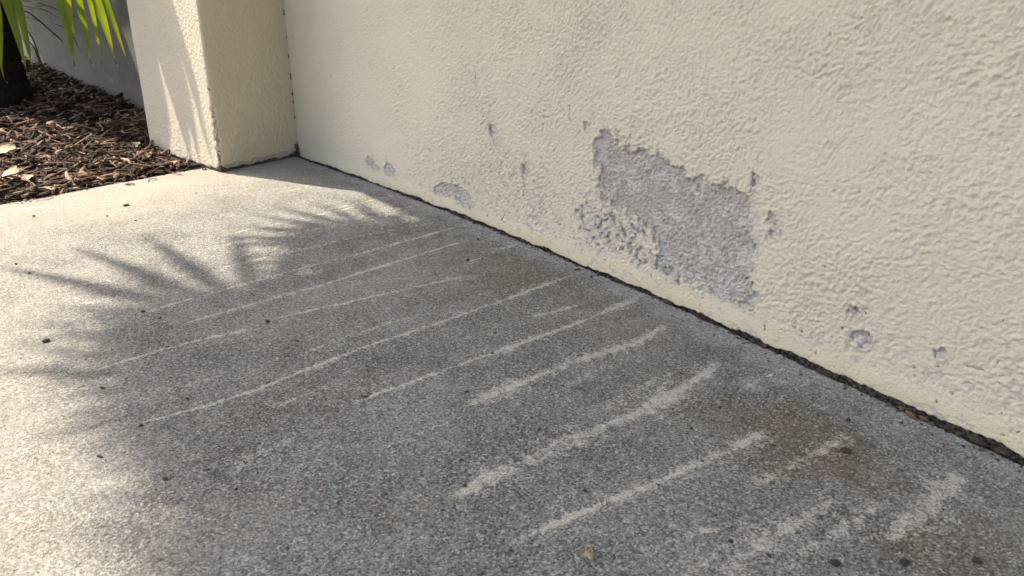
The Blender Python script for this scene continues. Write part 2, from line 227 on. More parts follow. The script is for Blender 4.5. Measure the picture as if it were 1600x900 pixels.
# node helpers
class NT:
    def __init__(s, name):
        s.m = bpy.data.materials.new(name); s.m.use_nodes = True
        s.t = s.m.node_tree; s.t.nodes.clear()
        s.out = s.t.nodes.new('ShaderNodeOutputMaterial')
        s.b = s.t.nodes.new('ShaderNodeBsdfPrincipled')
        s.t.links.new(s.b.outputs[0], s.out.inputs[0])
        s.b.inputs['Specular IOR Level'].default_value = .25
        s.b.inputs['Roughness'].default_value = .9
        s.pos = s.t.nodes.new('ShaderNodeTexCoord').outputs['Object']
    def put(s, sock, v):
        if isinstance(v, bpy.types.NodeSocket): s.t.links.new(v, sock)
        elif isinstance(v, (tuple, list)) and len(v) == 3 and sock.type == 'RGBA': sock.default_value = (*v, 1)
        else: sock.default_value = v
    def noise(s, scale, detail=3, rough=.55, vec=None, dist=0):
        n = s.t.nodes.new('ShaderNodeTexNoise'); n.inputs['Scale'].default_value = scale
        n.inputs['Detail'].default_value = detail; n.inputs['Roughness'].default_value = rough
        n.inputs['Distortion'].default_value = dist
        s.put(n.inputs['Vector'], vec or s.pos); return n.outputs['Fac']
    def voro(s, scale, feature='F1', out='Distance', vec=None, rnd=1):
        n = s.t.nodes.new('ShaderNodeTexVoronoi'); n.feature = feature
        n.inputs['Scale'].default_value = scale; n.inputs['Randomness'].default_value = rnd
        s.put(n.inputs['Vector'], vec or s.pos); return n.outputs[out]
    def mapr(s, v, a, b, c=0., d=1., smooth=True):
        n = s.t.nodes.new('ShaderNodeMapRange'); n.interpolation_type = 'SMOOTHSTEP' if smooth else 'LINEAR'
        s.put(n.inputs[0], v)
        for i, q in enumerate((a, b, c, d)): s.put(n.inputs[i + 1], q)
        return n.outputs[0]
    def math(s, op, a, b=0., c=0.):
        n = s.t.nodes.new('ShaderNodeMath'); n.operation = op
        s.put(n.inputs[0], a); s.put(n.inputs[1], b); s.put(n.inputs[2], c); return n.outputs[0]
    def mix(s, f, a, b, mode='MIX'):
        n = s.t.nodes.new('ShaderNodeMix'); n.data_type = 'RGBA'; n.blend_type = mode
        s.put(n.inputs[0], f); s.put(n.inputs[6], a); s.put(n.inputs[7], b); return n.outputs[2]
    def attr(s, name):
        n = s.t.nodes.new('ShaderNodeAttribute'); n.attribute_name = name; return n.outputs['Fac']
    def scalev(s, vx, vy, vz):
        n = s.t.nodes.new('ShaderNodeMapping'); n.inputs['Scale'].default_value = (vx, vy, vz)
        s.put(n.inputs['Vector'], s.pos); return n.outputs[0]
    def bump(s, h, dist, strength=1., normal=None):
        n = s.t.nodes.new('ShaderNodeBump'); n.inputs['Distance'].default_value = dist
        n.inputs['Strength'].default_value = strength
        s.put(n.inputs['Height'], h)
        if normal: s.put(n.inputs['Normal'], normal)
        return n.outputs[0]
    def sep(s):
        n = s.t.nodes.new('ShaderNodeSeparateXYZ'); s.put(n.inputs[0], s.pos); return n.outputs
    def done(s, col, nor=None, rough=None):
        s.put(s.b.inputs['Base Color'], col)
        if nor: s.put(s.b.inputs['Normal'], nor)
        if rough is not None: s.put(s.b.inputs['Roughness'], rough)
        return s.m

# ------------------------------------------------------------------ materials
def stucco_material(name, cream, cream2):
    n = NT(name)
    N1 = n.noise(150, 3, .65); N2 = n.noise(430, 2, .65)
    flake, dirt, yel, tone = n.attr('flake'), n.attr('dirt'), n.attr('band'), n.attr('tone')
    peel = n.mapr(n.math('ADD', n.attr('peel'), n.math('MULTIPLY', n.math('SUBTRACT', N2, .5), .004)), -.0006, .0006)
    paint = n.mix(tone, cream, cream2)
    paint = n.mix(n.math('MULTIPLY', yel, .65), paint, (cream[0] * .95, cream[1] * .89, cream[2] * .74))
    paint = n.mix(n.math('MULTIPLY', n.mapr(N2, .40, .62), .20), paint, (cream[0] * .74, cream[1] * .73, cream[2] * .72))
    pr = n.mix(n.mapr(N1, .3, .7), (.52, .475, .415), (.64, .59, .515))          # primer under the top coat
    paint = n.mix(n.mapr(flake, .35, .65), paint, pr)
    v = n.voro(240, out='Color')                                              # bare cement render
    bw = n.t.nodes.new('ShaderNodeRGBToBW'); n.put(bw.inputs[0], v)
    pl = n.mix(bw.outputs[0], (.40, .365, .33), (.70, .645, .595))
    pl = n.mix(n.math('MULTIPLY', tone, .5), pl, (.60, .535, .48))
    pl = n.mix(n.math('MULTIPLY', n.mapr(N2, .56, .68), .4), pl, (.16, .15, .14))
    pl = n.mix(n.math('MULTIPLY', n.mapr(N1, .58, .70), .45), pl, (.62, .59, .56))
    pl = n.mix(n.math('MULTIPLY', n.attr('salt'), .75), pl, (.70, .67, .62))           # whitish residue
    col = n.mix(peel, paint, pl)
    dc = n.mix(n.mapr(N1, .35, .68), (.03, .026, .021), (.20, .17, .14))
    col = n.mix(n.mapr(n.math('ADD', dirt, n.math('MULTIPLY', n.math('SUBTRACT', N1, .5), .6)), .3, .7), col, dc)
    h = n.math('ADD', n.math('MULTIPLY', N1, n.math('ADD', .85, n.math('MULTIPLY', peel, .9))), n.math('MULTIPLY', N2, n.math('ADD', .5, n.math('MULTIPLY', peel, .4))))
    return n.done(col, n.bump(h, .0042, .9), .86)

M_WALL = stucco_material('painted_stucco', (.73, .665, .545), (.68, .62, .51))
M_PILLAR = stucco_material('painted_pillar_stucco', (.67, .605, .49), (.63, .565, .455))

def concrete_material():
    n = NT('broomed_concrete')
    streak, brown, pale, wear_or_sun, dark = n.attr('streak'), n.attr('brown'), n.attr('pale'), n.attr('wear_or_sun'), n.attr('dark')
    v = n.voro(310, out='Color'); bw = n.t.nodes.new('ShaderNodeRGBToBW'); n.put(bw.inputs[0], v)
    N1 = n.noise(340, 3, .75); N2 = n.noise(150, 3, .65)
    g = n.math('ADD', n.math('MULTIPLY', bw.outputs[0], .50), n.math('ADD', n.math('MULTIPLY', N1, .55), n.math('MULTIPLY', N2, .20)))
    base = n.mix(n.mapr(g, .38, .86, smooth=False), (.066, .068, .067), (.430, .436, .428))
    gs = n.mapr(g, .38, .88)
    base = n.mix(n.math('MULTIPLY', dark, .75), base, n.mix(n.mapr(g, .40, .86), (.047, .049, .048), (.268, .272, .268)))
    base = n.mix(n.math('MULTIPLY', wear_or_sun, .85), base, n.mix(gs, (.32, .305, .265), (.47, .445, .395)))  # pale cream of the sunlit areas painted into the concrete
    base = n.mix(n.math('MULTIPLY', brown, .80), base, n.mix(gs, (.080, .068, .054), (.26, .225, .178)))
    base = n.mix(n.math('MULTIPLY', pale, .75), base, n.mix(gs, (.22, .232, .25), (.46, .468, .48)))
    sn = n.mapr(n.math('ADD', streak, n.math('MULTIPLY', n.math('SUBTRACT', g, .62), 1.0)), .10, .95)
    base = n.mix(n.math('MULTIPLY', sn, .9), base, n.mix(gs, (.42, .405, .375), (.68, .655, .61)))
    pit = n.mapr(N2, .615, .68)
    base = n.mix(n.math('MULTIPLY', pit, .7), base, (.05, .046, .042))
    lt = n.mapr(bw.outputs[0], .80, .84)
    base = n.mix(n.math('MULTIPLY', lt, .45), base, (.56, .54, .50))
    h = n.math('SUBTRACT', n.math('ADD', N1, n.math('MULTIPLY', N2, .9)), n.math('MULTIPLY', pit, .5))
    return n.done(base, n.bump(h, .0040, .9), .88)
M_CONC = concrete_material()

def simple(name, c1, c2, scale=40, rough=.9, bump=.002, bscale=120, detail=4):
    n = NT(name)
    c = n.mix(n.mapr(n.noise(scale, detail, .65), .32, .68), c1, c2)
    return n.done(c, n.bump(n.noise(bscale, 4, .65), bump, .8), rough)

M_GARDEN = simple('grey_garden_wall_paint', (.125, .122, .116), (.17, .165, .156), 3, .9, .003, 60)
M_SOIL = simple('dark_soil', (.012, .009, .007), (.035, .025, .018), 60, .95, .01, 80)
M_EARTH = simple('trodden_earth', (.16, .15, .09), (.26, .22, .15), 2, .95, .01, 20)
M_DIRT = simple('joint_dirt', (.012, .010, .008), (.17, .14, .115), 60, .95, .004, 260)
M_ADDED_EAVE = simple('added_eave_paint', (.60, .56, .48), (.66, .62, .54), 3, .8, .001, 60)
M_DEB = simple('dark_grit', (.02, .018, .016), (.09, .078, .066), 160, .85, .001, 500)
M_TAN = simple('tan_pebble', (.30, .22, .14), (.42, .34, .24), 160, .8, .0006, 500)
M_WHT = simple('pale_chip', (.62, .60, .56), (.75, .72, .68), 160, .8, .0006, 500)
M_RED = simple('red_brown_crumb', (.13, .07, .05), (.26, .155, .115), 130, .9, .002, 400)
M_TRUNK = simple('palm_fibre', (.006, .005, .004), (.020, .015, .011), 50, .95, .008, 90)
M_PETIOLE = simple('palm_petiole', (.05, .08, .02), (.10, .13, .04), 20, .6, .001, 80)
M_DULL = simple('dull_scrap', (.10, .09, .06), (.20, .175, .11), 40, .9, .001, 120)
M_DRY = simple('dry_leaf_scrap', (.36, .27, .18), (.50, .40, .28), 40, .8, .001, 120)

def chip_material(name, rnd):
    n = NT(name)
    if rnd: n_r = n.t.nodes.new('ShaderNodeObjectInfo').outputs['Random']
    else: n_r = n.attr('rnd')
    r = n.t.nodes.new('ShaderNodeValToRGB'); n.put(r.inputs[0], n_r)
    e = r.color_ramp.elements
    e[0].position = 0; e[0].color = (.012, .007, .005, 1); e[1].position = 1; e[1].color = (.52, .39, .31, 1)
    for p, c in ((.35, (.036, .017, .011, 1)), (.58, (.095, .048, .032, 1)), (.80, (.30, .185, .135, 1))):
        q = e.new(p); q.color = c
    gr = n.noise(1, 4, .7, n.scalev(70, 240, 240))
    c = n.mix(n.mapr(gr, .35, .7), n.mix(.55, r.outputs[0], (.01, .007, .005)), r.outputs[0])
    return n.done(c, n.bump(gr, .003, .9), .82)
M_CHIP = chip_material('bark_chip_single', True)
M_CHIPS = chip_material('bark_chip_mass', False)

def leaf_material(name, c1, c2, tipdry=True, trans=.45):
    n = NT(name)
    u = n.attr('run')                                   # 0 at the hub, 1 at the tip
    c = n.mix(n.mapr(n.noise(9, 3), .35, .65), c1, c2)
    st = n.noise(1, 2, .5, n.scalev(60, 60, 4))
    c = n.mix(n.math('MULTIPLY', n.mapr(st, .4, .7), .35), c, (c1[0] * .55, c1[1] * .6, c1[2] * .5))
    if tipdry:
        c = n.mix(n.mapr(u, .86, .95), c, (.34, .27, .03))
        c = n.mix(n.mapr(u, .945, .97), c, (.10, .045, .018))
        c = n.mix(n.mapr(u, .985, .995), c, (.42, .36, .30))
    tr = n.t.nodes.new('ShaderNodeBsdfTranslucent'); n.put(tr.inputs['Color'], n.mix(1.0, c, (1.6, 1.5, .9), 'MULTIPLY'))
    mx = n.t.nodes.new('ShaderNodeMixShader'); mx.inputs[0].default_value = trans
    n.t.links.new(n.b.outputs[0], mx.inputs[1]); n.t.links.new(tr.outputs[0], mx.inputs[2])
    n.t.links.new(mx.outputs[0], n.out.inputs[0])
    n.b.inputs['Specular IOR Level'].default_value = .4
    return n.done(c, None, .45)
M_LEAF = leaf_material('palm_leaf', (.14, .22, .014), (.24, .30, .02))
M_LEAFDK = leaf_material('dark_strap_leaf', (.025, .05, .012), (.04, .07, .02), False, .25)

# ------------------------------------------------------------------ the stucco wall
def wbow(s):
    return -.07 * np.sin(np.pi * np.clip(np.asarray(s, float) / 3.5, 0, 1))

def steps(*spec):
    """coordinates from (start, stop, first spacing, last spacing) runs"""
    out = []
    for a, b, h0, h1 in spec:
        k = max(2, int(round((b - a) / ((h0 + h1) / 2))))
        w = np.linspace(h0, h1, k); c = np.concatenate([[0], np.cumsum(w)]); c = a + c / c[-1] * (b - a)
        out.append(c if not out else c[1:])
    return np.concatenate(out)

def split_patches(name, V, Q, attrs, peel, ids, mat, parent_tag, label_of):
    """the faces inside each bare patch become a child of the painted mesh"""
    fm = peel[Q].mean(1); fid = ids[Q[:, 0]]
    fid = np.where(fm > 0, fid, -1)
    def sub(nm, faces):
        used, inv = np.unique(faces, return_inverse=True)
        return mesh_np(nm, V[used], inv.reshape(faces.shape), {k: a[used] for k, a in attrs.items()})
    body = link(name, sub(name, Q[fid < 0]), mat)
    for k in np.unique(fid[fid >= 0]):
        if (fid == k).sum() < 6: continue
        c = link('bare_plaster', sub('bare_plaster', Q[fid == k]), mat, body)
        lab = label_of(int(k))
        if lab: c['label'] = lab
    return body

def build_wall():
    s = steps((-.12, .0, .02, .005), (0, 1.8, .0048, .0024), (1.8, 3.55, .0023, .0023), (3.55, 9, .01, .4))
    z = steps((-.035, .80, .0023, .0023), (.80, 2.6, .008, .12))
    S, Z = np.meshgrid(s, z, indexing='ij')
    n, m = S.shape
    # dabbed stucco: slanted soft blobs
    a = math.radians(24)
    u = S * math.cos(a) + Z * math.sin(a); v = -S * math.sin(a) + Z * math.cos(a)
    wx = .011 * perlin(S / .045, Z / .045, 1) + .004 * perlin(S / .014, Z / .014, 7); wz = .011 * perlin(S / .05, Z / .05, 2)
    n1 = perlin((u + wx) / .0165, (v + wz) / .0115, 3)
    n2 = 1.2 * (.5 - 2 * np.abs(perlin((u + wz) / .0135, (v + wx) / .0105, 4)))
    n3 = perlin(S / .0062, Z / .0062, 5)
    st = .0036 * sstep(-.40, .5, n1) * (.75 + .6 * perlin(S / .06, Z / .06, 11)) + .0025 * n2 + .0016 * n3
    amp = (.55 + .45 * sstep(.3, 2.2, S)) * (.72 + .9 * fbm(S / .22, Z / .22, 6, 3))
    lo = fbm(S / .5, Z / .4, 8, 2) * .004
    # bare patches: paint comes off in scales, so outlines step from scale to scale
    wS = S + .006 * perlin(S / .02, Z / .02, 9); wZ = Z + .006 * perlin(S / .02, Z / .02, 10)
    c1, k1 = worley(wS / .026, wZ / .022, 3); c2, k2 = worley(wS / .012, wZ / .011, 5)
    wob = .026 * (k1 - .55) + .011 * (k2 - .5) + .004 * perlin(S / .008, Z / .008, 12)
    wob_s = .012 * (k2 - .55) + .004 * perlin(S / .009, Z / .009, 13)
    peel = np.full(S.shape, -.2); ids = np.zeros(S.shape, int)
    for k, pl in enumerate([BIG] + SMALL):
        d = poly_sd(S, Z, pl) + (wob if k == 0 else wob_s)
        ids = np.where(d > peel, k, ids); peel = np.maximum(peel, d)
    # flaking zones: scales of top coat lost one by one
    fl = np.zeros(S.shape)
    fn = fbm(S / .05, Z / .04, 14, 3)
    for pl, w in ((FLAKE, .66), (FLAKE2, .27), (FLAKE3, .17)):
        d = poly_sd(S, Z, pl) + .03 * fbm(S / .06, Z / .06, 15, 2)
        fl = np.maximum(fl, sstep(-.03, .05, d) * w)
    halo = sstep(-.06, -.005, peel) * .22
    lowz = sstep(.26, .03, Z) * sstep(.3, 1.2, S) * .16
    fl = np.maximum.reduce([fl, lowz, halo])
    lost = fl + .35 * fn - .85 * k2 - .12
    flake = sstep(-.04, .04, lost) * sstep(.02, .10, fl)
    peel2 = np.where(fl > .05, (fl + .30 * fn - 1.0 * k2 - .40) * .05, -.2)
    scale_crack = sstep(.13, .02, c2) * sstep(.06, .42, fl + .3 * fn) * (k1 > .40)
    # smooth yellowish coving at the foot, and the ragged foot line
    zed = .0020 + .007 * sstep(2.3, 3.4, S) + .012 * fbm(S / .09, Z * 0, 16, 4) + .005 * np.abs(perlin(S / .02, Z * 0, 17))
    foot = Z - zed
    cove = sstep(.085, .02, Z + .012 * fbm(S / .2, Z * 0, 18, 2)) * sstep(.0, .5, S + .3)
    band = cove * (.55 + .45 * sstep(-.2, .2, fbm(S / .2, Z / .05, 19, 2))) * sstep(1.2, 1.9, S + .0)
    band = np.maximum(band, cove * .35)
    pit = np.zeros(S.shape)
    r2 = np.random.default_rng(5)
    P = [(x, y, .0030 if x < 1.2 else .0018) for x, y in PITS]
    for k in range(520):
        x = r2.uniform(.5, 3.5) if k % 3 else r2.uniform(1.2, 2.4)
        P.append((x, abs(r2.normal(0, .10)) + .03, r2.uniform(.0006, .0022) ** 1.0))
    for k in range(30):
        P.append((r2.uniform(0, 3.4), r2.uniform(.1, .75), r2.uniform(.0008, .0020)))
    for x, y, r in P:
        i0, i1 = np.searchsorted(s, (x - .02, x + .02)); j0, j1 = np.searchsorted(z, (y - .02, y + .02))
        if i1 <= i0 or j1 <= j0: continue
        sa, za = S[i0:i1, j0:j1], Z[i0:i1, j0:j1]
        ss = sa - x + .0035 * perlin(sa / .006, za / .006, 37); zz = za - y + .0035 * perlin(sa / .006, za / .006, 38)
        el = r2.uniform(.7, 1.7)
        dd = np.hypot(ss * el, zz / el) / (r * 1.5)
        pit[i0:i1, j0:j1] = np.maximum(pit[i0:i1, j0:j1], sstep(1.35, .6, dd))
    crack = np.zeros(S.shape)
    for c in CRACKS:
        C = np.array(c); lo_, hi_ = C.min(0) - .03, C.max(0) + .03
        i0, i1 = np.searchsorted(s, (lo_[0], hi_[0])); j0, j1 = np.searchsorted(z, (lo_[1], hi_[1]))
        d, t = line_d(S[i0:i1, j0:j1] + .004 * perlin(S[i0:i1, j0:j1] / .015, Z[i0:i1, j0:j1] / .015, 23), Z[i0:i1, j0:j1], c)
        crack[i0:i1, j0:j1] = np.maximum(crack[i0:i1, j0:j1], sstep(.0042, .0018, d))
    allpeel = np.maximum(peel, np.where(peel2 > -.1, peel2, -.2))
    pm = sstep(-.0016, .0016, allpeel)
    lip = np.exp(-((allpeel + .004) / .003) ** 2) * (.4 + .6 * sstep(-.2, .4, perlin(S / .03, Z / .03, 25)))
    h = lo + st * amp * (1 - .75 * cove) * (1 - .75 * pm)
    h = h - .0048 * pm + .0036 * lip + pm * (.0020 * n2 + .0021 * n3 + .0022 * perlin(S / .012, Z / .012, 27))
    h = h - .0010 * flake + .0016 * pm * (k2 - .5) + .0012 * pm * (k1 - .5) - .0012 * scale_crack - .0012 * pm * sstep(.12, .02, c2)
    h = h - .0026 * pit - .0020 * crack + .006 * cove ** 2
    under = sstep(.003, -.003, foot)
    h = h * (1 - under) + (-.010 + .006 * fbm(S / .03, Z / .02, 29, 3)) * under
    splash = .44 * sstep(.075, .0, Z) * sstep(-.05, .35, fbm(S / .06, Z / .035, 40, 4)) * sstep(.2, 1.0, S)
    corner = sstep(.06, .0, S)
    dirt = np.maximum.reduce([splash, pit * .62, crack * .5, .50 * scale_crack * (1 - pm), .40 * pm * sstep(.10, .02, c2) * (k1 > .45), under, 1.0 * corner * sstep(.13, .0, Z + .4 * S) * (perlin(S / .03, Z / .03, 31) > -.25), .55 * sstep(.010, .0, foot) * (perlin(S / .02, Z / .02, 33) > .05)])
    Y = wbow(S) + h
    V = np.stack([S, Y, Z], -1).reshape(-1, 3)
    Q = grid_faces(n, m)
    tone = np.clip(.5 + .9 * fbm(S / .4, Z / .35, 35, 4) + .5 * np.clip(fbm(S / .07, Z / .07, 36, 3), 0, 1) + pm * .9 * (k2 - .5), 0, 1)
    at = dict(peel=allpeel.ravel(), flake=flake.ravel(), dirt=dirt.ravel(), band=band.ravel(), tone=tone.ravel(), salt=(sstep(-.05, .35, fbm(S / .06, Z / .05, 39, 3) + .5 * (k2 - .5) + .3 * sstep(.25, .05, Z)) * (k2 > .25)).ravel())
    labs = {0: 'large ragged patch where the paint has come off to grey render', 3: 'bare strip of render low down near the joint'}
    w = split_patches('stucco_wall', V, Q, at, peel.ravel(), ids.ravel(), M_WALL, None, lambda k: labs.get(k))
    tag(w, 'long cream stucco wall with a large ragged peeled patch, along the slab', 'wall')
    # the wall's own thickness behind the face, and its end
    bm = bmesh.new()
    bmesh.ops.create_cube(bm, size=1, matrix=Matrix.Translation((4.4, -.24, 1.27)) @ Matrix.Diagonal((9.2, .26, 2.64, 1)))
    me = bpy.data.meshes.new('wall_core'); bm.to_mesh(me); bm.free()
    link('wall_core', me, M_GARDEN, w, False)
    return w
build_wall()

# ------------------------------------------------------------------ the pillar
PA, PC = Vector((.189, .447)), Vector((-.60, .60))
PB = Vector((0.0, .004))
def build_pillar():
    PD = PC + (PB - PA) * 1.0
    pts = [PD, PC, PA, PB + (PB - PA).normalized() * .10]
    # perimeter with rounded corners: (point, outward normal, face id)
    per = []
    def seg(a, b, h, fid):
        k = max(2, int((b - a).length / h))
        d = (b - a).normalized(); nn = Vector((d.y, -d.x))
        if nn.dot(a - Vector((-.2, .25))) < 0: nn = -nn
        return [(a.lerp(b, i / k), nn, fid) for i in range(k + 1)]
    R = .014
    def trim(a, b, ra, rb):
        d = (b - a).normalized(); return a + d * ra, b - d * rb
    a1, b1 = trim(PD, PC, 0, R); a2, b2 = trim(PC, PA, R, R); a3, b3 = trim(PA, pts[3], R, 0)
    per += seg(a1, b1, .05, 0)
    def arc(p0, p1, corner, k):
        o = []
        for i in range(1, k):
            t = i / k; q = p0.lerp(corner, t).lerp(corner.lerp(p1, t), t)
            o.append((q, (q - Vector((-.2, .28))).normalized(), 2))
        return o
    per += arc(b1, a2, PC, 6)
    per += seg(a2, b2, .0042, 1)
    per += arc(b2, a3, PA, 9)
    per += seg(a3, b3, .0042, 3)
    xy = np.array([p[0] for p in per]); nr = np.array([p[1] for p in per]); fid = np.array([p[2] for p in per])
    run = np.concatenate([[0], np.cumsum(np.hypot(*np.diff(xy, axis=0).T))])
    iA = np.argmin(np.hypot(xy[:, 0] - PA.x, xy[:, 1] - PA.y)); rA = run[iA]
    z = steps((-.08, .80, .0045, .0042), (.80, 2.62, .01, .2))
    U, Z = np.meshgrid(run, z, indexing='ij')
    F = np.repeat(fid[:, None], len(z), 1)
    left = (U < rA).astype(float) * 1.0
    n1 = perlin(U / .016, Z / .014, 41); n2 = perlin(U / .0095, Z / .0095, 42)
    h = left * (.0012 * sstep(-.3, .5, n1) + .0010 * n2)
    h += (1 - left) * (.0024 * fbm(U / .05, Z / .06, 43, 3) + .0016 * perlin(U / .013, Z / .018, 44))
    h += .003 * fbm(U / .2, Z / .25, 45, 2)
    dA = np.abs(U - rA)
    # knocked arris and the worn foot
    nib = perlin(U / .03, Z / .022, 46) + .5 * perlin(U / .012, Z / .012, 47)
    chip = sstep(.020, .004, dA - .010 * nib) * sstep(.46, .10, Z + .22 * perlin(U * 0, Z / .04, 48)) * (nib > -.15)
    zed = .010 + .014 * (fbm(U / .06, Z * 0, 49, 3) + .35) + .02 * sstep(.05, .0, dA)
    under = sstep(.004, -.004, Z - zed)
    wear_or_sun = .012 * fbm(U / .04, Z / .03, 50, 3) + .016 * (1 - left) * sstep(.06, .0, Z) - .006 - .4 * np.clip(Z - .03, 0, 9)
    peel = np.maximum(np.where(chip > .3, (chip - .5) * .01, -.2), np.where((1 - left) > 0, wear_or_sun, -.2))
    pm = sstep(-.0015, .0015, peel)
    h = h - .004 * pm - .006 * chip - .008 * under
    dirt = np.maximum(under * .8, .75 * chip * (perlin(U / .01, Z / .012, 51) > -.05))
    cd = (run[-1] - .10) - U                                        # distance to the inner corner
    dirt = np.maximum(dirt, .95 * sstep(.06, .0, cd + .02 * nib) * sstep(.10, .02, Z + .03 * nib))
    dirt = np.maximum(dirt, .8 * sstep(.008, .003, cd) * (perlin(U * 0, Z / .02, 53) > .25))
    dirt = np.maximum(dirt, .42 * sstep(.05, .0, Z + .03 * fbm(U / .05, Z / .05, 54, 3)))
    band = .75 * (1 - left) + 0 * U  # shaded face yellower than the bleached one, its bounced light partly painted in
    V = np.stack([xy[:, 0, None] + nr[:, 0, None] * h, xy[:, 1, None] + nr[:, 1, None] * h, Z], -1).reshape(-1, 3)
    Q = grid_faces(*U.shape, flip=True)
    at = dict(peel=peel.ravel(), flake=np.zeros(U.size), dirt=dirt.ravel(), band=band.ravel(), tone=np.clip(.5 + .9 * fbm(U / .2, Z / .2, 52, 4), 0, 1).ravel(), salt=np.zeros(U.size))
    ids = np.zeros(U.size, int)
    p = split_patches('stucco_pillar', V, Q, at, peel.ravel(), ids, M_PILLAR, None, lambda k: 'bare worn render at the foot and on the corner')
    tag(p, 'square cream stucco pillar with a chipped corner, standing between mulch and wall', 'pillar')
build_pillar()

# ------------------------------------------------------------------ concrete slab
def sedge(p):
    return -.1586 + .3645 * np.asarray(p, float)
def build_slab():
    u = steps((0, .05, .004, .005), (.05, 1.8, .0058, .0036), (1.8, 3.75, .0034, .0034), (3.75, 12, .02, .8))
    p = steps((-.085, 1.46, .0036, .0036), (1.46, 9, .01, .7))
    U, Pp = np.meshgrid(u, p, indexing='ij')
    S = sedge(Pp) + U
    ed = .0035 * fbm(Pp / .05, Pp * 0, 60, 3)
    S = S + ed * sstep(.05, .0, U)
    # the wall-side edge follows the wall foot, a little ragged
    gap = wbow(S) + .0062 + .004 * sstep(2.4, 3.4, S) + .0095 * fbm(S / .06, S * 0, 61, 4)
    Y = np.where(Pp < .12, gap + (Pp + .085) / .205 * (.12 - gap), Pp)
    h = .0030 * fbm(S / .35, Y / .35, 62, 2) + .0011 * fbm(S / .05, Y / .05, 63, 3) + .0011 * perlin(S / .013, Y / .013, 64) + .0006 * perlin(S / .0075, Y / .0075, 65)
    # broom drag lines run out from the wall
    a = math.atan2(1, .10); c, sn = math.cos(a), math.sin(a)
    across = S * sn - Y * c; along = S * c + Y * sn
    h += .0006 * perlin(across / .012, along / .35, 66)
    streak = np.zeros(S.shape)
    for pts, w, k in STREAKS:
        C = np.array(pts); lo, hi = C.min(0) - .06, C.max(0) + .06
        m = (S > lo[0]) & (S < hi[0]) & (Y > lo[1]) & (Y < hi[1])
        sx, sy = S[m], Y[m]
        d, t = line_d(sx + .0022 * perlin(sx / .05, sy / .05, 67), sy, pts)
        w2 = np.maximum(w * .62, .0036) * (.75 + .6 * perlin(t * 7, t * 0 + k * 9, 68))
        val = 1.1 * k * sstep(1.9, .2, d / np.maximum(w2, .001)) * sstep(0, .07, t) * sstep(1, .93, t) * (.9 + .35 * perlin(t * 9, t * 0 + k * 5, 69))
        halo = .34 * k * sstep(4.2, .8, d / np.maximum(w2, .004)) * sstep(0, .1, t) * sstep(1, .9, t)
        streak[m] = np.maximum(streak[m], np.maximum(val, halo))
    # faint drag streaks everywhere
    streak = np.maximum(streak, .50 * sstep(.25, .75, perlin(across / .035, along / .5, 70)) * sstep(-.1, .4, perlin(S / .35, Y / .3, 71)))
    brown = np.zeros(S.shape); pale = np.zeros(S.shape)
    for arr, lst in ((brown, BROWN), (pale, PALE)):
        for (x, y), r, k in lst:
            d = np.hypot(S - x, (Y - y) * 1.2) / (r * (1.3 if arr is brown else 1)) + .35 * fbm(S / .12, Y / .12, 72, 2)
            np.maximum(arr, k * sstep(1.25, .15, d), out=arr)
    pale = np.maximum(pale, .62 * sstep(.13, .02, Y - wbow(S) + .04 * fbm(S / .2, Y / .2, 73, 2)))
    wear_or_sun = sstep(1.05, .2, U + .25 * fbm(S / .4, Y / .4, 74, 3)) * .8 + .25 * sstep(.0, .5, fbm(S / .6, Y / .6, 75, 2))  # sunlight painted in: paler towards the mulch edge, plus random tone
    brown = sstep(.15, .95, brown * 1.2 + .55 * fbm(S / .055, Y / .055, 77, 3)) * sstep(.02, .12, brown)
    pale = sstep(.12, .85, pale * 1.25 + .5 * fbm(S / .042, Y / .042, 78, 3)) * sstep(.02, .12, pale)
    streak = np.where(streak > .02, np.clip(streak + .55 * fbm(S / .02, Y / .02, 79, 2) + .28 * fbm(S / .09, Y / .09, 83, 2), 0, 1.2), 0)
    dark = np.clip(.40 + 1.2 * fbm(S / .22, Y / .22, 82, 4) + .7 * fbm(S / .06, Y / .06, 84, 3), 0, 1)
    pale = np.maximum(pale, .5 * sstep(.15, .6, fbm(S / .16, Y / .16, 85, 4)))
    # chipped pinholes in the skin
    ph = sstep(.62, .80, perlin(S / .011, Y / .011, 86)) * sstep(-.1, .5, perlin(S / .2, Y / .2, 87) + .3)
    h -= .0022 * ph; dark = np.clip(dark + .9 * ph, 0, 1.3)
    wear_or_sun = np.maximum(wear_or_sun, .62 * sstep(1.05, 1.5, Y + .25 * fbm(S / .3, Y / .3, 88, 3)))  # left side painted paler too, as if sunlit
    # a short crack running out from the joint
    ck, t = line_d(S + .006 * perlin(S / .02, Y / .02, 76), Y, [(1.93, -.055), (1.93, .0), (1.86, .06)])
    h -= .004 * sstep(.0045, .001, ck)
    # rounded edges
    er = np.clip(U / .012, 0, 1); h -= .010 * (1 - er) ** 2
    wr = np.clip((Y - gap) / .010, 0, 1); h -= .008 * (1 - wr) ** 2
    V = np.stack([S, Y, h], -1).reshape(-1, 3)
    n, m = S.shape
    Q = grid_faces(n, m)
    # skirts: drop the outer edge and the wall-side edge straight down
    at = {k: v.ravel() for k, v in dict(streak=streak, brown=brown, pale=pale, wear_or_sun=wear_or_sun, dark=dark).items()}
    e1 = np.arange(m); e2 = np.arange(n) * m
    def skirt(V, Q, at, idx, dz, flip):
        base = len(V); W = V[idx].copy(); W[:, 2] = -dz
        V = np.concatenate([V, W]); at = {k: np.concatenate([a, a[idx]]) for k, a in at.items()}
        k = np.arange(len(idx) - 1)
        q = np.stack([idx[k], idx[k + 1], base + k + 1, base + k], -1)
        return V, np.concatenate([Q, q[:, ::-1] if flip else q]), at
    V, Q, at = skirt(V, Q, at, e1, .11, True)
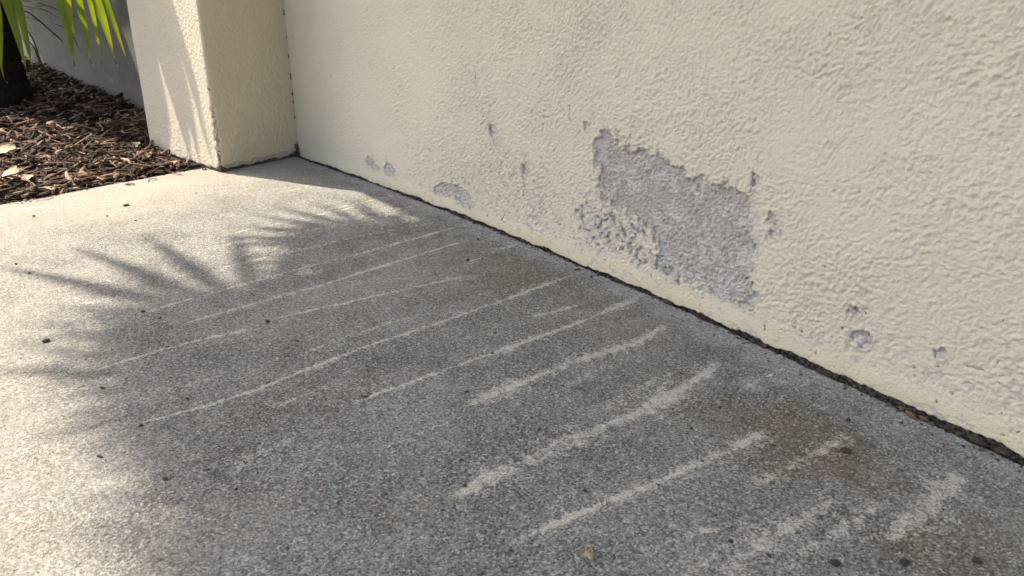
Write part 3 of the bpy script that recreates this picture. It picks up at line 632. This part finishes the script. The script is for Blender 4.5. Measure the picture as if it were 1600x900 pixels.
    V, Q, at = skirt(V, Q, at, e2, .05, False)
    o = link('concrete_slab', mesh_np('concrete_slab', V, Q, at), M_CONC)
    tag(o, kind='structure')
build_slab()

# soil in the joint between wall and slab
def build_joint():
    s = steps((-.1, 3.6, .006, .004), (3.6, 9, .05, .5)); q = np.linspace(-.03, .05, 14)
    S, Qd = np.meshgrid(s, q, indexing='ij')
    Y = wbow(S) + Qd
    Z = -.013 + .007 * fbm(S / .03, Qd / .02, 80, 3) + .012 * sstep(.2, .6, perlin(S / .05, Qd * 0, 81)) * sstep(.03, 0, np.abs(Qd - .003))
    V = np.stack([S, Y, Z], -1).reshape(-1, 3)
    o = link('joint_dirt', mesh_np('joint_dirt', V, grid_faces(*S.shape)), M_DIRT)
    tag(o, 'dark crumbly dirt filling the joint along the foot of the wall', 'dirt', kind='stuff')
build_joint()
def build_grit():
    r = np.random.default_rng(33)
    bm = bmesh.new(); bmesh.ops.create_icosphere(bm, subdivisions=1, radius=.5)
    v0 = np.array([v.co[:] for v in bm.verts]); f0 = np.array([[v.index for v in f.verts] for f in bm.faces]); bm.free()
    Vs, Fs = [], []; N = 1500
    for k in range(N):
        x = 3.5 * r.random() ** .8; q = r.uniform(.0018, .0055) * (2.2 if r.random() < .05 else 1)
        v = v0 * (1 + r.normal(0, .16, (len(v0), 1))) * np.array([q * r.uniform(1, 2), q, q * .7])
        a = r.uniform(0, 6.28); c, s_ = math.cos(a), math.sin(a)
        v = np.stack([v[:, 0] * c - v[:, 1] * s_, v[:, 0] * s_ + v[:, 1] * c, v[:, 2]], -1)
        off = abs(r.normal(0, .011)) + .001 if r.random() < .8 else abs(r.normal(0, .045))
        Vs.append(v + np.array([x, float(wbow(x)) + off, q * .25 - .004 * (off < .009)])); Fs.append(f0 + k * len(v0))
    o = link('joint_grit', mesh_np('joint_grit', np.concatenate(Vs), np.concatenate(Fs)), M_DIRT, None, False)
    tag(o, 'loose grit and crumbs scattered along the wall joint', 'grit', kind='stuff')
build_grit()

# ------------------------------------------------------------------ earth, bed and garden wall
def plane(name, x0, x1, y0, y1, z, mat, k=2):
    S, Y = np.meshgrid(np.linspace(x0, x1, k), np.linspace(y0, y1, k), indexing='ij')
    return link(name, mesh_np(name, np.stack([S, Y, S * 0 + z], -1).reshape(-1, 3), grid_faces(k, k)), mat)
tag(plane('ground', -400, 400, -400, 400, -.16, M_EARTH), kind='structure')

def mz(s, p):
    e = np.clip((sedge(p) - s) * .94, 0, 6)
    return -.045 + .035 * sstep(0, .12, e) + .075 * e * sstep(0, .6, e) + .022 * fbm(np.asarray(s) / .35, np.asarray(p) / .35, 90, 2)

def build_bed():
    u = steps((-7, -1.5, .1, .03), (-1.5, -.006, .03, .012)); p = steps((-.3, 5.5, .03, .05))
    U, Pp = np.meshgrid(u, p, indexing='ij'); S = sedge(Pp) + U
    Z = mz(S, Pp) - .012 + .010 * fbm(S / .05, Pp / .05, 91, 3)
    o = link('planting_bed', mesh_np('planting_bed', np.stack([S, Pp, Z], -1).reshape(-1, 3), grid_faces(*S.shape)), M_SOIL)
    tag(o, kind='structure')
build_bed()

def build_garden_wall():
    a, b = Vector((-.35, .24)), Vector((-6.2, 1.14))
    d = (b - a).normalized(); nn = Vector((-d.y, d.x)); nn = nn if nn.y > 0 else -nn
    U, Z = np.meshgrid(steps((0, 6, .02, .05)), steps((-.1, 1.9, .02, .04)), indexing='ij')
    h = .003 * fbm(U / .4, Z / .3, 95, 3) + .0012 * perlin(U / .05, Z / .05, 96)
    V = np.stack([a.x + d.x * U + nn.x * h, a.y + d.y * U + nn.y * h, Z], -1).reshape(-1, 3)
    Q = grid_faces(*U.shape)
    n, m = U.shape
    # back and top
    W = V.reshape(n, m, 3)[:, -1].copy(); W2 = W.copy(); W2[:, :2] -= np.array(nn) * .16; W3 = W2.copy(); W3[:, 2] = -.1
    base = len(V); V = np.concatenate([V, W2, W3]); k = np.arange(n - 1)
    top = np.stack([k * m + m - 1, (k + 1) * m + m - 1, base + k + 1, base + k], -1)
    bk = np.stack([base + k, base + k + 1, base + n + k + 1, base + n + k], -1)
    o = link('garden_wall', mesh_np('garden_wall', V, np.concatenate([Q, top, bk])), M_GARDEN)
    tag(o, 'plain grey wall in shade behind the palm and the mulch bed', 'wall')
build_garden_wall()

# ------------------------------------------------------------------ unseen eave, added above the picture to shade the wall
def build_added_eave():
    root = empty('added_eave', (0, 0, 2.62))
    tag(root, 'added unseen eave above the cream stucco wall, put there to shade it', 'roof')
    def box(name, x0, x1, y0, y1, z0, z1, mat):
        bm = bmesh.new()
        bmesh.ops.create_cube(bm, size=1, matrix=Matrix.Translation(((x0 + x1) / 2, (y0 + y1) / 2, (z0 + z1) / 2 - 2.62)) @ Matrix.Diagonal((x1 - x0, y1 - y0, z1 - z0, 1)))
        me = bpy.data.meshes.new(name); bm.to_mesh(me); bm.free()
        return link(name, me, mat, root, False)
    box('added_soffit', -7, 9, -.36, 1.08, 2.622, 2.66, M_ADDED_EAVE)
    box('added_fascia', -7, 9, 1.083, 1.11, 2.60, 2.80, M_ADDED_EAVE)
    box('added_deck', -7, 9, -.36, 1.08, 2.663, 2.80, M_ADDED_EAVE)
build_added_eave()

# ------------------------------------------------------------------ mulch
def chip_mesh(r):
    L = r.uniform(.05, .17); w = r.uniform(.0034, .0085) * (2.0 if r.random() < .2 else 1); t = w * r.uniform(.3, .6)
    k = 6; bend = r.normal(0, .24) * L; bz = abs(r.normal(0, .10)) * L; tw = r.normal(0, .6)
    V = []
    for i in range(k):
        f = i / (k - 1); x = (f - .5) * L
        y0 = bend * (4 * (f - .5) ** 2) + r.normal(0, .0016); z0 = -bz * 4 * (f - .5) ** 2 + r.normal(0, .0012) + bz * .5
        ww = w * (.35 + .65 * math.sin(math.pi * min(max(f, .06), .94)) ** .6) * r.uniform(.75, 1.2)
        a = tw * (f - .5)
        for cx, cz in ((-ww, -t * .4), (ww * .9, -t * .5), (ww * .7, t * .5), (-ww * .6, t * .6)):
            V.append((x + r.normal(0, .0008), y0 + cx * math.cos(a) - cz * math.sin(a), z0 + cx * math.sin(a) + cz * math.cos(a)))
    F = []
    for i in range(k - 1):
        for j in range(4):
            F.append((i * 4 + j, i * 4 + (j + 1) % 4, i * 4 + 4 + (j + 1) % 4, i * 4 + 4 + j))
    F += [(3, 2, 1, 0), (k * 4 - 4, k * 4 - 3, k * 4 - 2, k * 4 - 1)]
    return np.array(V), np.array(F)
def in_pillar(x, y):
    # inside the pillar's plan, grown by 2 cm
    def side(a, b, q): return (b.x - a.x) * (q.y - a.y) - (b.y - a.y) * (q.x - a.x)
    q = Vector((x, y)); c = PC + (PB - PA)
    s1, s2, s3 = side(PB, PA, q), side(PA, PC, q), side(PC, c, q)
    return s1 > -.012 and s2 > -.012 and s3 > -.012
def euler_mats(rx, ry, rz):
    cx, sx, cy, sy, cz, sz = np.cos(rx), np.sin(rx), np.cos(ry), np.sin(ry), np.cos(rz), np.sin(rz)
    M = np.empty((len(rx), 3, 3))
    M[:, 0] = np.stack([cz * cy, cz * sy * sx - sz * cx, cz * sy * cx + sz * sx], -1)
    M[:, 1] = np.stack([sz * cy, sz * sy * sx + cz * cx, sz * sy * cx - cz * sx], -1)
    M[:, 2] = np.stack([-sy, cy * sx, cy * cx], -1)
    return M
def build_mulch():
    r = np.random.default_rng(11)
    var = [chip_mesh(r) for _ in range(16)]
    N = 15000
    e = np.concatenate([r.uniform(-.008, 1.2, N // 2), r.uniform(.9, 4.6, N // 2)])
    p = r.uniform(.1, 1.75, N)
    s = sedge(p) - e / .94
    keep = np.array([not in_pillar(a, b) for a, b in zip(s, p)])
    # stay in front of the garden wall
    gw = .24 + (s + .35) * (1.14 - .24) / (-6.2 + .35)
    keep &= (p > gw + .03) | (s > -.35)
    s, p, e = s[keep], p[keep], e[keep]; N = len(s)
    z = mz(s, p) + r.uniform(-.004, .022, N) * sstep(-.02, .06, e)
    rz = r.normal(.55, .75, N); rx = r.normal(0, .35, N); ry = r.normal(0, .20, N); sc = r.uniform(.75, 1.35, N)
    M = euler_mats(rx, ry, rz) * sc[:, None, None]
    vi = r.integers(0, 16, N)
    rnd = r.random(N) ** 1.15
    Vs, Fs, As, base = [], [], [], 0
    for k in range(16):
        idx = np.where(vi == k)[0]; v, f = var[k]
        W = np.einsum('nij,vj->nvi', M[idx], v) + np.stack([s, p, z], -1)[idx][:, None]
        Vs.append(W.reshape(-1, 3)); nv = len(v)
        Fs.append((f[None] + (base + np.arange(len(idx)) * nv)[:, None, None]).reshape(-1, 4)); base += nv * len(idx)
        As.append(np.repeat(rnd[idx], nv))
    o = link('bark_mulch', mesh_np('bark_mulch', np.concatenate(Vs), np.concatenate(Fs), dict(rnd=np.concatenate(As))), M_CHIPS, None, False)
    tag(o, 'dark brown shredded bark mulch covering the planting bed beside the slab', 'mulch', kind='stuff')
    # the strips lying on top along the front of the bed, one by one
    meshes = []
    for v, f in var:
        me = mesh_np('bark_strip', v, f); me.materials.append(M_CHIP); meshes.append(me)
    n = 0
    while n < 240:
        ee = r.uniform(.0, .75) if n > 8 else -r.uniform(.01, .10); pp = r.uniform(.46, 1.42); ss = float(sedge(pp) - ee / .94)
        if in_pillar(ss, pp): continue
        o = bpy.data.objects.new('bark_strip', meshes[r.integers(0, 16)]); COL.objects.link(o)
        o.location = (ss, pp, float(mz(ss, pp)) + .016 + r.uniform(0, .012) - .008 * (ee < .03) if ee > 0 else .006)
        o.rotation_euler = (r.normal(0, .3), r.normal(0, .16), r.normal(.55, .8)); q = r.uniform(.9, 1.45) if ee > 0 else .55; o.scale = (q, q, q)
        if ee < 0: o.rotation_euler = (r.normal(0, .05), r.normal(0, .03), r.uniform(0, 6))
        tag(o, 'thin bark strip on the mulch ' + ('right at the slab edge' if ee < .2 else 'set back from the slab edge') + (', near the pillar' if pp < .75 else ', towards the left edge' if pp > 1.1 else ', halfway along the bed') if ee > 0 else 'short bark strip spilled from the mulch onto the slab edge', 'bark', 'bark strips on top of the mulch' if ee > 0 else 'bark strips spilled on the slab')
        n += 1
build_mulch()

# pale dry scraps on the mulch
def scrap(x, y, z, L, w, rz, tilt, label):
    r = np.random.default_rng(int(L * 1e5))
    k = 7; V = []
    for i in range(k):
        f = i / (k - 1); ww = w * (.25 + math.sin(math.pi * min(.93, f * .9 + .08)) ** .8) * r.uniform(.75, 1.2)
        for c in (-1, -.3, .4, 1):
            V.append(((f - .5) * L + r.normal(0, .002), c * ww + r.normal(0, .0015), .012 * math.sin(f * 3) + .004 * c * c + r.normal(0, .001)))
    V = np.array(V); top = V.copy(); top[:, 2] += .0016
    F = grid_faces(k, 4); m = len(V)
    rim = list(range(0, 4)) + [4 * i + 3 for i in range(1, k)] + [4 * (k - 1) + j for j in (2, 1, 0)] + [4 * i for i in range(k - 2, 0, -1)]
    R = np.array([(rim[i], rim[(i + 1) % len(rim)], m + rim[(i + 1) % len(rim)], m + rim[i]) for i in range(len(rim))])
    o = link('dry_leaf_scrap', mesh_np('dry_leaf_scrap', np.concatenate([V, top]), np.concatenate([F[:, ::-1], F + m, R])), M_DRY if 'pale' in label else M_DULL)
    o.location = (x, y, z); o.rotation_euler = (tilt, .25, rz)
    tag(o, label, 'dry leaf', 'dry scraps on the mulch')
for (x, y, L, w, rz, tl, lab) in SCRAPS:
    scrap(x, y, float(mz(x, y)) + .045, L, w, rz, tl, lab)

# ------------------------------------------------------------------ palms
def fan_mesh(name, seed, n=22, spread=112, R=1.0, droop=.22, slim=1.0, split=.45):
    """one fan leaf: folded segments joined near the hub, free and drooping at the tips; axis +X"""
    r = np.random.default_rng(seed)
    V, F, run = [], [], []
    for k in range(n):
        a = math.radians(-spread + 2 * spread * (k + .5) / n); da = math.radians(2 * spread / n) * .5
        Ls = R * (.80 + .20 * math.cos(a * .7)) * r.uniform(.92, 1.06); base = len(V)
        dr = droop * r.uniform(.6, 1.5); sw = r.normal(0, .03)
        T = (.04, .25, .45, .6, .75, .88, 1.0)
        for t in T:
            wmax = math.tan(da) * split * Ls * 1.08
            hw = min(math.tan(da) * t * Ls * 1.05, wmax) * (1 if t < .5 else slim * max(.04, 1 - ((t - .5) / .5) ** 1.6))
            c, s_ = math.cos(a + sw * t), math.sin(a + sw * t)
            zz = .10 * t * Ls - dr * Ls * max(0, t - .35) ** 1.7 * 1.6
            fold = hw * .55
            for off, dz in ((-hw, -fold * .5), (0, fold * .5), (hw, -fold * .5)):
                V.append((c * t * Ls - s_ * off, s_ * t * Ls + c * off, zz + dz)); run.append(t * .9)
        for i in range(len(T) - 1):
            for j in range(2):
                q = base + i * 3 + j; F.append((q, q + 3, q + 4, q + 1))
    return mesh_np(name, np.array(V), np.array(F), dict(run=np.array(run)))

def tube(name, pts, radii, mat, parent=None, k=8):
    pts = [Vector(p) for p in pts]; V = []; F = []
    for i, p in enumerate(pts):
        d = (pts[min(i + 1, len(pts) - 1)] - pts[max(i - 1, 0)]).normalized()
        x = d.orthogonal().normalized() if abs(d.z) > .95 else d.cross(Vector((0, 0, 1))).normalized(); y = d.cross(x)
        for j in range(k):
            a = 2 * math.pi * j / k; V.append(p + (x * math.cos(a) + y * math.sin(a)) * radii[i])
    for i in range(len(pts) - 1):
        for j in range(k): F.append((i * k + j, i * k + (j + 1) % k, (i + 1) * k + (j + 1) % k, (i + 1) * k + j))
    return link(name, mesh_np(name, np.array([tuple(v) for v in V]), np.array(F)), mat, parent)

def trunk_mesh(name, base, top, r0, r1, seed, parent, boots=True):
    b, t = Vector(base), Vector(top); H = (t - b).length
    nz, na = max(24, int(H / .03)), 28
    A, Zt = np.meshgrid(np.linspace(0, 2 * np.pi, na + 1)[:-1], np.linspace(0, 1, nz), indexing='ij')
    R = r0 + (r1 - r0) * Zt + .03 * r0 * perlin(A * 3, Zt * H / .06, seed)
    if boots: R = R * (1 + .16 * ((Zt * H / .09 + A / (2 * np.pi) * 3) % 1))
    ax = (t - b)
    V = np.stack([b.x + ax.x * Zt + R * np.cos(A), b.y + ax.y * Zt + R * np.sin(A), b.z + ax.z * Zt], -1)
    V = np.concatenate([V, V[:1]]).reshape(-1, 3)
    o = link(name, mesh_np(name, V, grid_faces(na + 1, nz)), M_TRUNK, parent)
    return o

FANS = [fan_mesh('palm_leaf', k, n, sp, 1, d) for k, (n, sp, d) in enumerate(((22, 112, .2), (24, 125, .12), (20, 100, .28), (26, 135, .16)))]
FANS += [fan_mesh('palm_leaf', 9, 7, 52, 1, .05, .95, .30), fan_mesh('palm_leaf', 10, 8, 66, 1, .06, .95, .32)]
for me in FANS: me.materials.append(M_LEAF)

def leaf_matrix(hub, axis, normal):
    x = axis.normalized(); z = (normal - x * normal.dot(x)).normalized(); y = z.cross(x)
    M = Matrix.Identity(4)
    for i, c in enumerate((x, y, z)):
        for j in range(3): M[j][i] = c[j]
    return Matrix.Translation(hub) @ M

def add_leaf(root, hub, axis, normal, R, heart, k, rloc):
    o = bpy.data.objects.new('leaf', FANS[k % 4 if k >= 0 else 3 - k]); COL.objects.link(o)
    o.parent = root
    o.matrix_local = Matrix.Translation(-rloc) @ leaf_matrix(hub, axis, normal) @ Matrix.Diagonal((R, R, R, 1))
    inv = (leaf_matrix(hub, axis, normal) @ Matrix.Diagonal((R, R, R, 1))).inverted()
    mid = heart.lerp(hub, .5) + Vector((0, 0, .12))
    pts = [inv @ heart, inv @ heart.lerp(mid, .6), inv @ mid.lerp(hub, .5), inv @ hub]
    q = tube('petiole', pts, [.016 / R, .012 / R, .010 / R, .008 / R], M_PETIOLE, o, 6)
    return o

# tall fan palm left of the picture; its crown shades most of the slab
def build_tall_palm():
    T = 6.2
    G0 = Vector((3.9, 1.6, 0)); heart = G0 - LD * T
    base = Vector((heart.x, heart.y, -.06))
    root = empty('tall_fan_palm', base)
    tag(root, 'tall fan palm in the mulch bed whose crown throws the shadow on the slab', 'palm tree')
    h2 = heart - base
    trunk_mesh('trunk', (0, 0, 0), h2 * .99, .12, .09, 3, root)
    r = random.Random(4)
    def shade(gx, gy, ang, R, t=None, k=0, tilt=.25):
        t = t or r.uniform(5.4, 6.8)
        hub = Vector((gx, gy, 0)) - LD * t
        gd = Vector((math.cos(ang), math.sin(ang), 0)); ax = gd - LD * gd.dot(LD)
        nm = -LD + Vector((r.uniform(-1, 1), r.uniform(-1, 1), r.uniform(-.3, 1))) * tilt
        add_leaf(root, hub, ax, nm, R, heart, k, base)
    n = 0
    for gx, gy, a, R, t in EDGE_LEAVES:
        shade(gx, gy, math.radians(a), R, t, -1 - n % 2, .06); n += 1
    for gx, gy in BACK_LEAVES:                            # the far side of the crown
        shade(gx, gy, math.atan2(gy - 1.6, gx - 3.9), .62, None, n); n += 1
    for gx, gy in FILL_LEAVES:
        shade(gx + r.uniform(-.06, .06), gy + r.uniform(-.05, .05), r.uniform(-.6, .6) if gx < 2.38 else r.uniform(-2.6, 2.6) if gy < .75 else r.uniform(-2.4, -.4), r.uniform(.55, .68) if gy < .75 else .46 if gy < 1.03 else .28, None if gy < 1.03 else 5.0, n); n += 1
build_tall_palm()

# the palm whose leaf tips hang into the picture
def strip(name, pts, w, mat, parent, prof, fold=.35, side=None):
    """a folded leaf blade along a polyline; prof(t) scales the width"""
    P = [Vector(p) for p in pts]
    # Catmull-Rom resample
    K = 26; C = []
    Q = [P[0] * 2 - P[1]] + P + [P[-1] * 2 - P[-2]]
    L = [0]
    for a, b in zip(P, P[1:]): L.append(L[-1] + (b - a).length)
    for i in range(K + 1):
        u = L[-1] * i / K
        j = 0
        while j < len(P) - 2 and u > L[j + 1]: j += 1
        f = (u - L[j]) / (L[j + 1] - L[j]); p0, p1, p2, p3 = Q[j:j + 4]
        C.append(.5 * (2 * p1 + (p2 - p0) * f + (2 * p0 - 5 * p1 + 4 * p2 - p3) * f * f + (3 * p1 - p0 - 3 * p2 + p3) * f ** 3))
    V, F, run = [], [], []
    for i, c in enumerate(C):
        d = (C[min(i + 1, K)] - C[max(i - 1, 0)]).normalized()
        sd = side if side else d.cross(Vector((0, 0, 1)))
        sd = (sd - d * sd.dot(d)).normalized(); nn = sd.cross(d)
        hw = w * .5 * prof(i / K)
        for off, dz in ((-1, 0), (-.5, fold * .5), (0, fold), (.5, fold * .5), (1, 0)):
            V.append(c + sd * hw * off + nn * hw * dz); run.append(i / K)
    for i in range(K):
        for j in range(4): q = i * 5 + j; F.append((q, q + 5, q + 6, q + 1))
    me = mesh_np(name, np.array([tuple(v) for v in V]), np.array(F), dict(run=np.array(run)))
    o = link(name, me, mat, parent)
    return o

def build_low_palm():
    base = Vector(PALM_BASE); base.z = float(mz(base.x, base.y)) - .02
    root = empty('fan_palm', base)
    tag(root, 'fan palm with drooping bright green leaf tips over the mulch bed', 'palm tree')
    heart = Vector((base.x + .10, base.y + .05, 1.75))
    trunk_mesh('trunk', (0, 0, 0), heart - base, .15, .12, 8, root)
    hubs = [Vector(SEGS[0][0][0]), Vector(SEGS[5][0][0])]
    for gi, idx in enumerate(((0, 1, 2, 3, 4), (5, 6, 7))):
        hub = hubs[gi]
        leaf = tube('petiole_stalk', [heart - base, (heart.lerp(hub, .5) + Vector((0, 0, .35))) - base, hub + Vector((0, 0, .06)) - base], [.016, .012, .010], M_PETIOLE, root, 8)
        leaf.name = 'leaf'
        side = Vector((.57, -.82, 0))
        for i in idx:
            pts, w = SEGS[i]
            pts = [Vector(p) - base for p in pts]
            pts[0] = hub - base
            # bow the blade outwards a little so that it hangs
            off = Vector((.03, .05, 0)) * (1 if i % 2 else .4)
            pts.insert(1, pts[0].lerp(pts[1], .45) + off + Vector((0, 0, .05)))
            sd = (side + Vector((random.uniform(-.5, .5), random.uniform(-.5, .5), random.uniform(-.1, .1)))).normalized()
            strip('leaf_segment', pts, w, M_LEAF, leaf, lambda t: (.25 + .75 * min(1, t / .5)) if t < .62 else max(.05, 1 - ((t - .62) / .35) ** 1.15) if t < .97 else .05, .4, sd)
    # a third leaf whose blades hang beside the pillar, just above the picture
    def face(u, z, t): return Vector((PA.x + (PC.x - PA.x) * u / .805, PA.y + (PC.y - PA.y) * u / .805, z)) - LD * t
    hub = face(.45, .9, 1.15)
    leaf = tube('leaf', [heart - base, heart.lerp(hub, .5) + Vector((0, 0, .3)) - base, hub - base], [.016, .012, .010], M_PETIOLE, root, 8)
    for u1, u2, w in ((.74, .56, .085), (.52, .30, .07), (.40, .20, .05), (.30, .06, .035), (.84, .72, .08)):
        a, b = face(u1, .85, .72), face(u2, .0, 1.12)
        strip('leaf_segment', [hub - base, a.lerp(hub, .25) - base, a.lerp(b, .4) - base, b - base], w, M_LEAF, leaf, lambda t: .3 + .7 * min(1, t / .3) if t < .7 else max(.06, 1 - ((t - .7) / .3) ** 1.4), .3, Vector((-LD.y, LD.x, 0)))
    r = random.Random(12)
    n = 0
    for ax, ay, az, R in LOW_LEAVES:
        hub = Vector((ax, ay, az))
        d = hub - heart; d.z -= .2
        add_leaf(root, hub, d, Vector((r.uniform(-.3, .3), r.uniform(-.3, .3), 1)) - LD * .6, R, heart, n, base); n += 1
build_low_palm()

def build_strap_plant():
    base = Vector((BLADES[2][-1][0], BLADES[2][-1][1], 0)); base.z = float(mz(base.x, base.y))
    root = empty('strap_leaf_plant', base)
    tag(root, 'thin dark arching strap leaves in shade against the grey wall', 'plant')
    for k, b in enumerate(BLADES):
        pts = [Vector(p) - base for p in b]
        strip('strap_leaf', pts, .024 if k in (0, 4) else .016, M_LEAFDK, root, lambda t: .35 + .65 * math.sin(math.pi * min(.98, .1 + t * .88)), .3)
build_strap_plant()

# ------------------------------------------------------------------ small debris on the slab
def pebble(name, seed, flat=.45, long=1.5, rough=.45):
    r = np.random.default_rng(seed); bm = bmesh.new()
    bmesh.ops.create_icosphere(bm, subdivisions=1, radius=.5)
    for v in bm.verts:
        k = 1 + rough * float(perlin(v.co.x * 2.1 + seed * 3, v.co.y * 2.1 + v.co.z * 1.7, seed)) + r.normal(0, rough * .18)
        v.co = Vector((v.co.x * k * long / 1.25, v.co.y * k * .8, v.co.z * k * flat))
    me = bpy.data.meshes.new(name); bm.to_mesh(me); bm.free()
    return me
PEB = [pebble('grit', 20 + k, (.35, .5, .3, .45)[k % 4], (1.6, 1.2, 1.9, 1.4, 1.0)[k % 5]) for k in range(8)]
def build_debris():
    r = random.Random(21)
    for i, ((x, y), size, kind) in enumerate(DEBRIS):
        me = PEB[i % 8].copy(); me.materials.clear()
        me.materials.append({'d': M_DEB, 't': M_TAN, 'w': M_WHT}[kind])
        o = bpy.data.objects.new({'d': 'dark_fragment', 't': 'tan_pebble', 'w': 'pale_chip'}[kind], me); COL.objects.link(o)
        o.location = (x, y, size * .12); o.rotation_euler = (r.uniform(-.2, .2), r.uniform(-.2, .2), r.uniform(0, 6.28))
        q = size * .72; o.scale = (q, q, q)
        if kind == 'd':
            lab = DEB_LABEL.get(i, 'tiny dark fragment lying on the shaded grey concrete slab')
            tag(o, lab, 'fragment', 'dark fragments on the slab')
        else:
            lab = DEB_LABEL[i]
            tag(o, lab, 'pebble' if kind == 't' else 'chip')
    # crumbs in the joint
    for i, ((x, y), size) in enumerate(LUMPS):
        yy = float(wbow(x)) + .012
        me = pebble('crumb', int(x * 1000) % 97, .5, 1.7, .5); me.materials.append(M_DIRT)
        o = link('dirt_clod', me)
        o.location = (x, yy, size * .08); o.rotation_euler = (.2, .1, r.uniform(-.3, .3)); q = size * .62; o.scale = (q, q * .7, q * .8)
        tag(o, CLOD_LABEL[i], 'clod', 'clods in the wall joint')
    for (x, y), size in REDS:
        yy = float(wbow(x)) + .016 + r.uniform(0, .012)
        me = pebble('crumb', int(x * 1000) % 89, .45, 1.6, .4); me.materials.append(M_RED)
        o = link('red_brown_crumb', me); o.location = (x, yy, size * .10)
        o.rotation_euler = (.2, .1, r.uniform(-.6, .6)); q = size * .75; o.scale = (q, q * .8, q * .8)
        tag(o, 'reddish brown crumb of masonry in the joint at the lower right', 'crumb', 'red brown crumbs in the joint')
build_debris()

# ------------------------------------------------------------------ plan axes to world axes (y changes sign)
def to_world():
    FL = Matrix.Diagonal((1, -1, 1, 1))
    for me in bpy.data.meshes:
        co = np.empty(len(me.vertices) * 3, np.float32); me.vertices.foreach_get('co', co)
        co[1::3] *= -1; me.vertices.foreach_set('co', co); me.flip_normals(); me.update()
    todo = [(o, FL @ o.matrix_basis @ FL) for o in bpy.data.objects if o.type in {'MESH', 'EMPTY'}]
    for o, m in todo: o.matrix_basis = m
to_world()
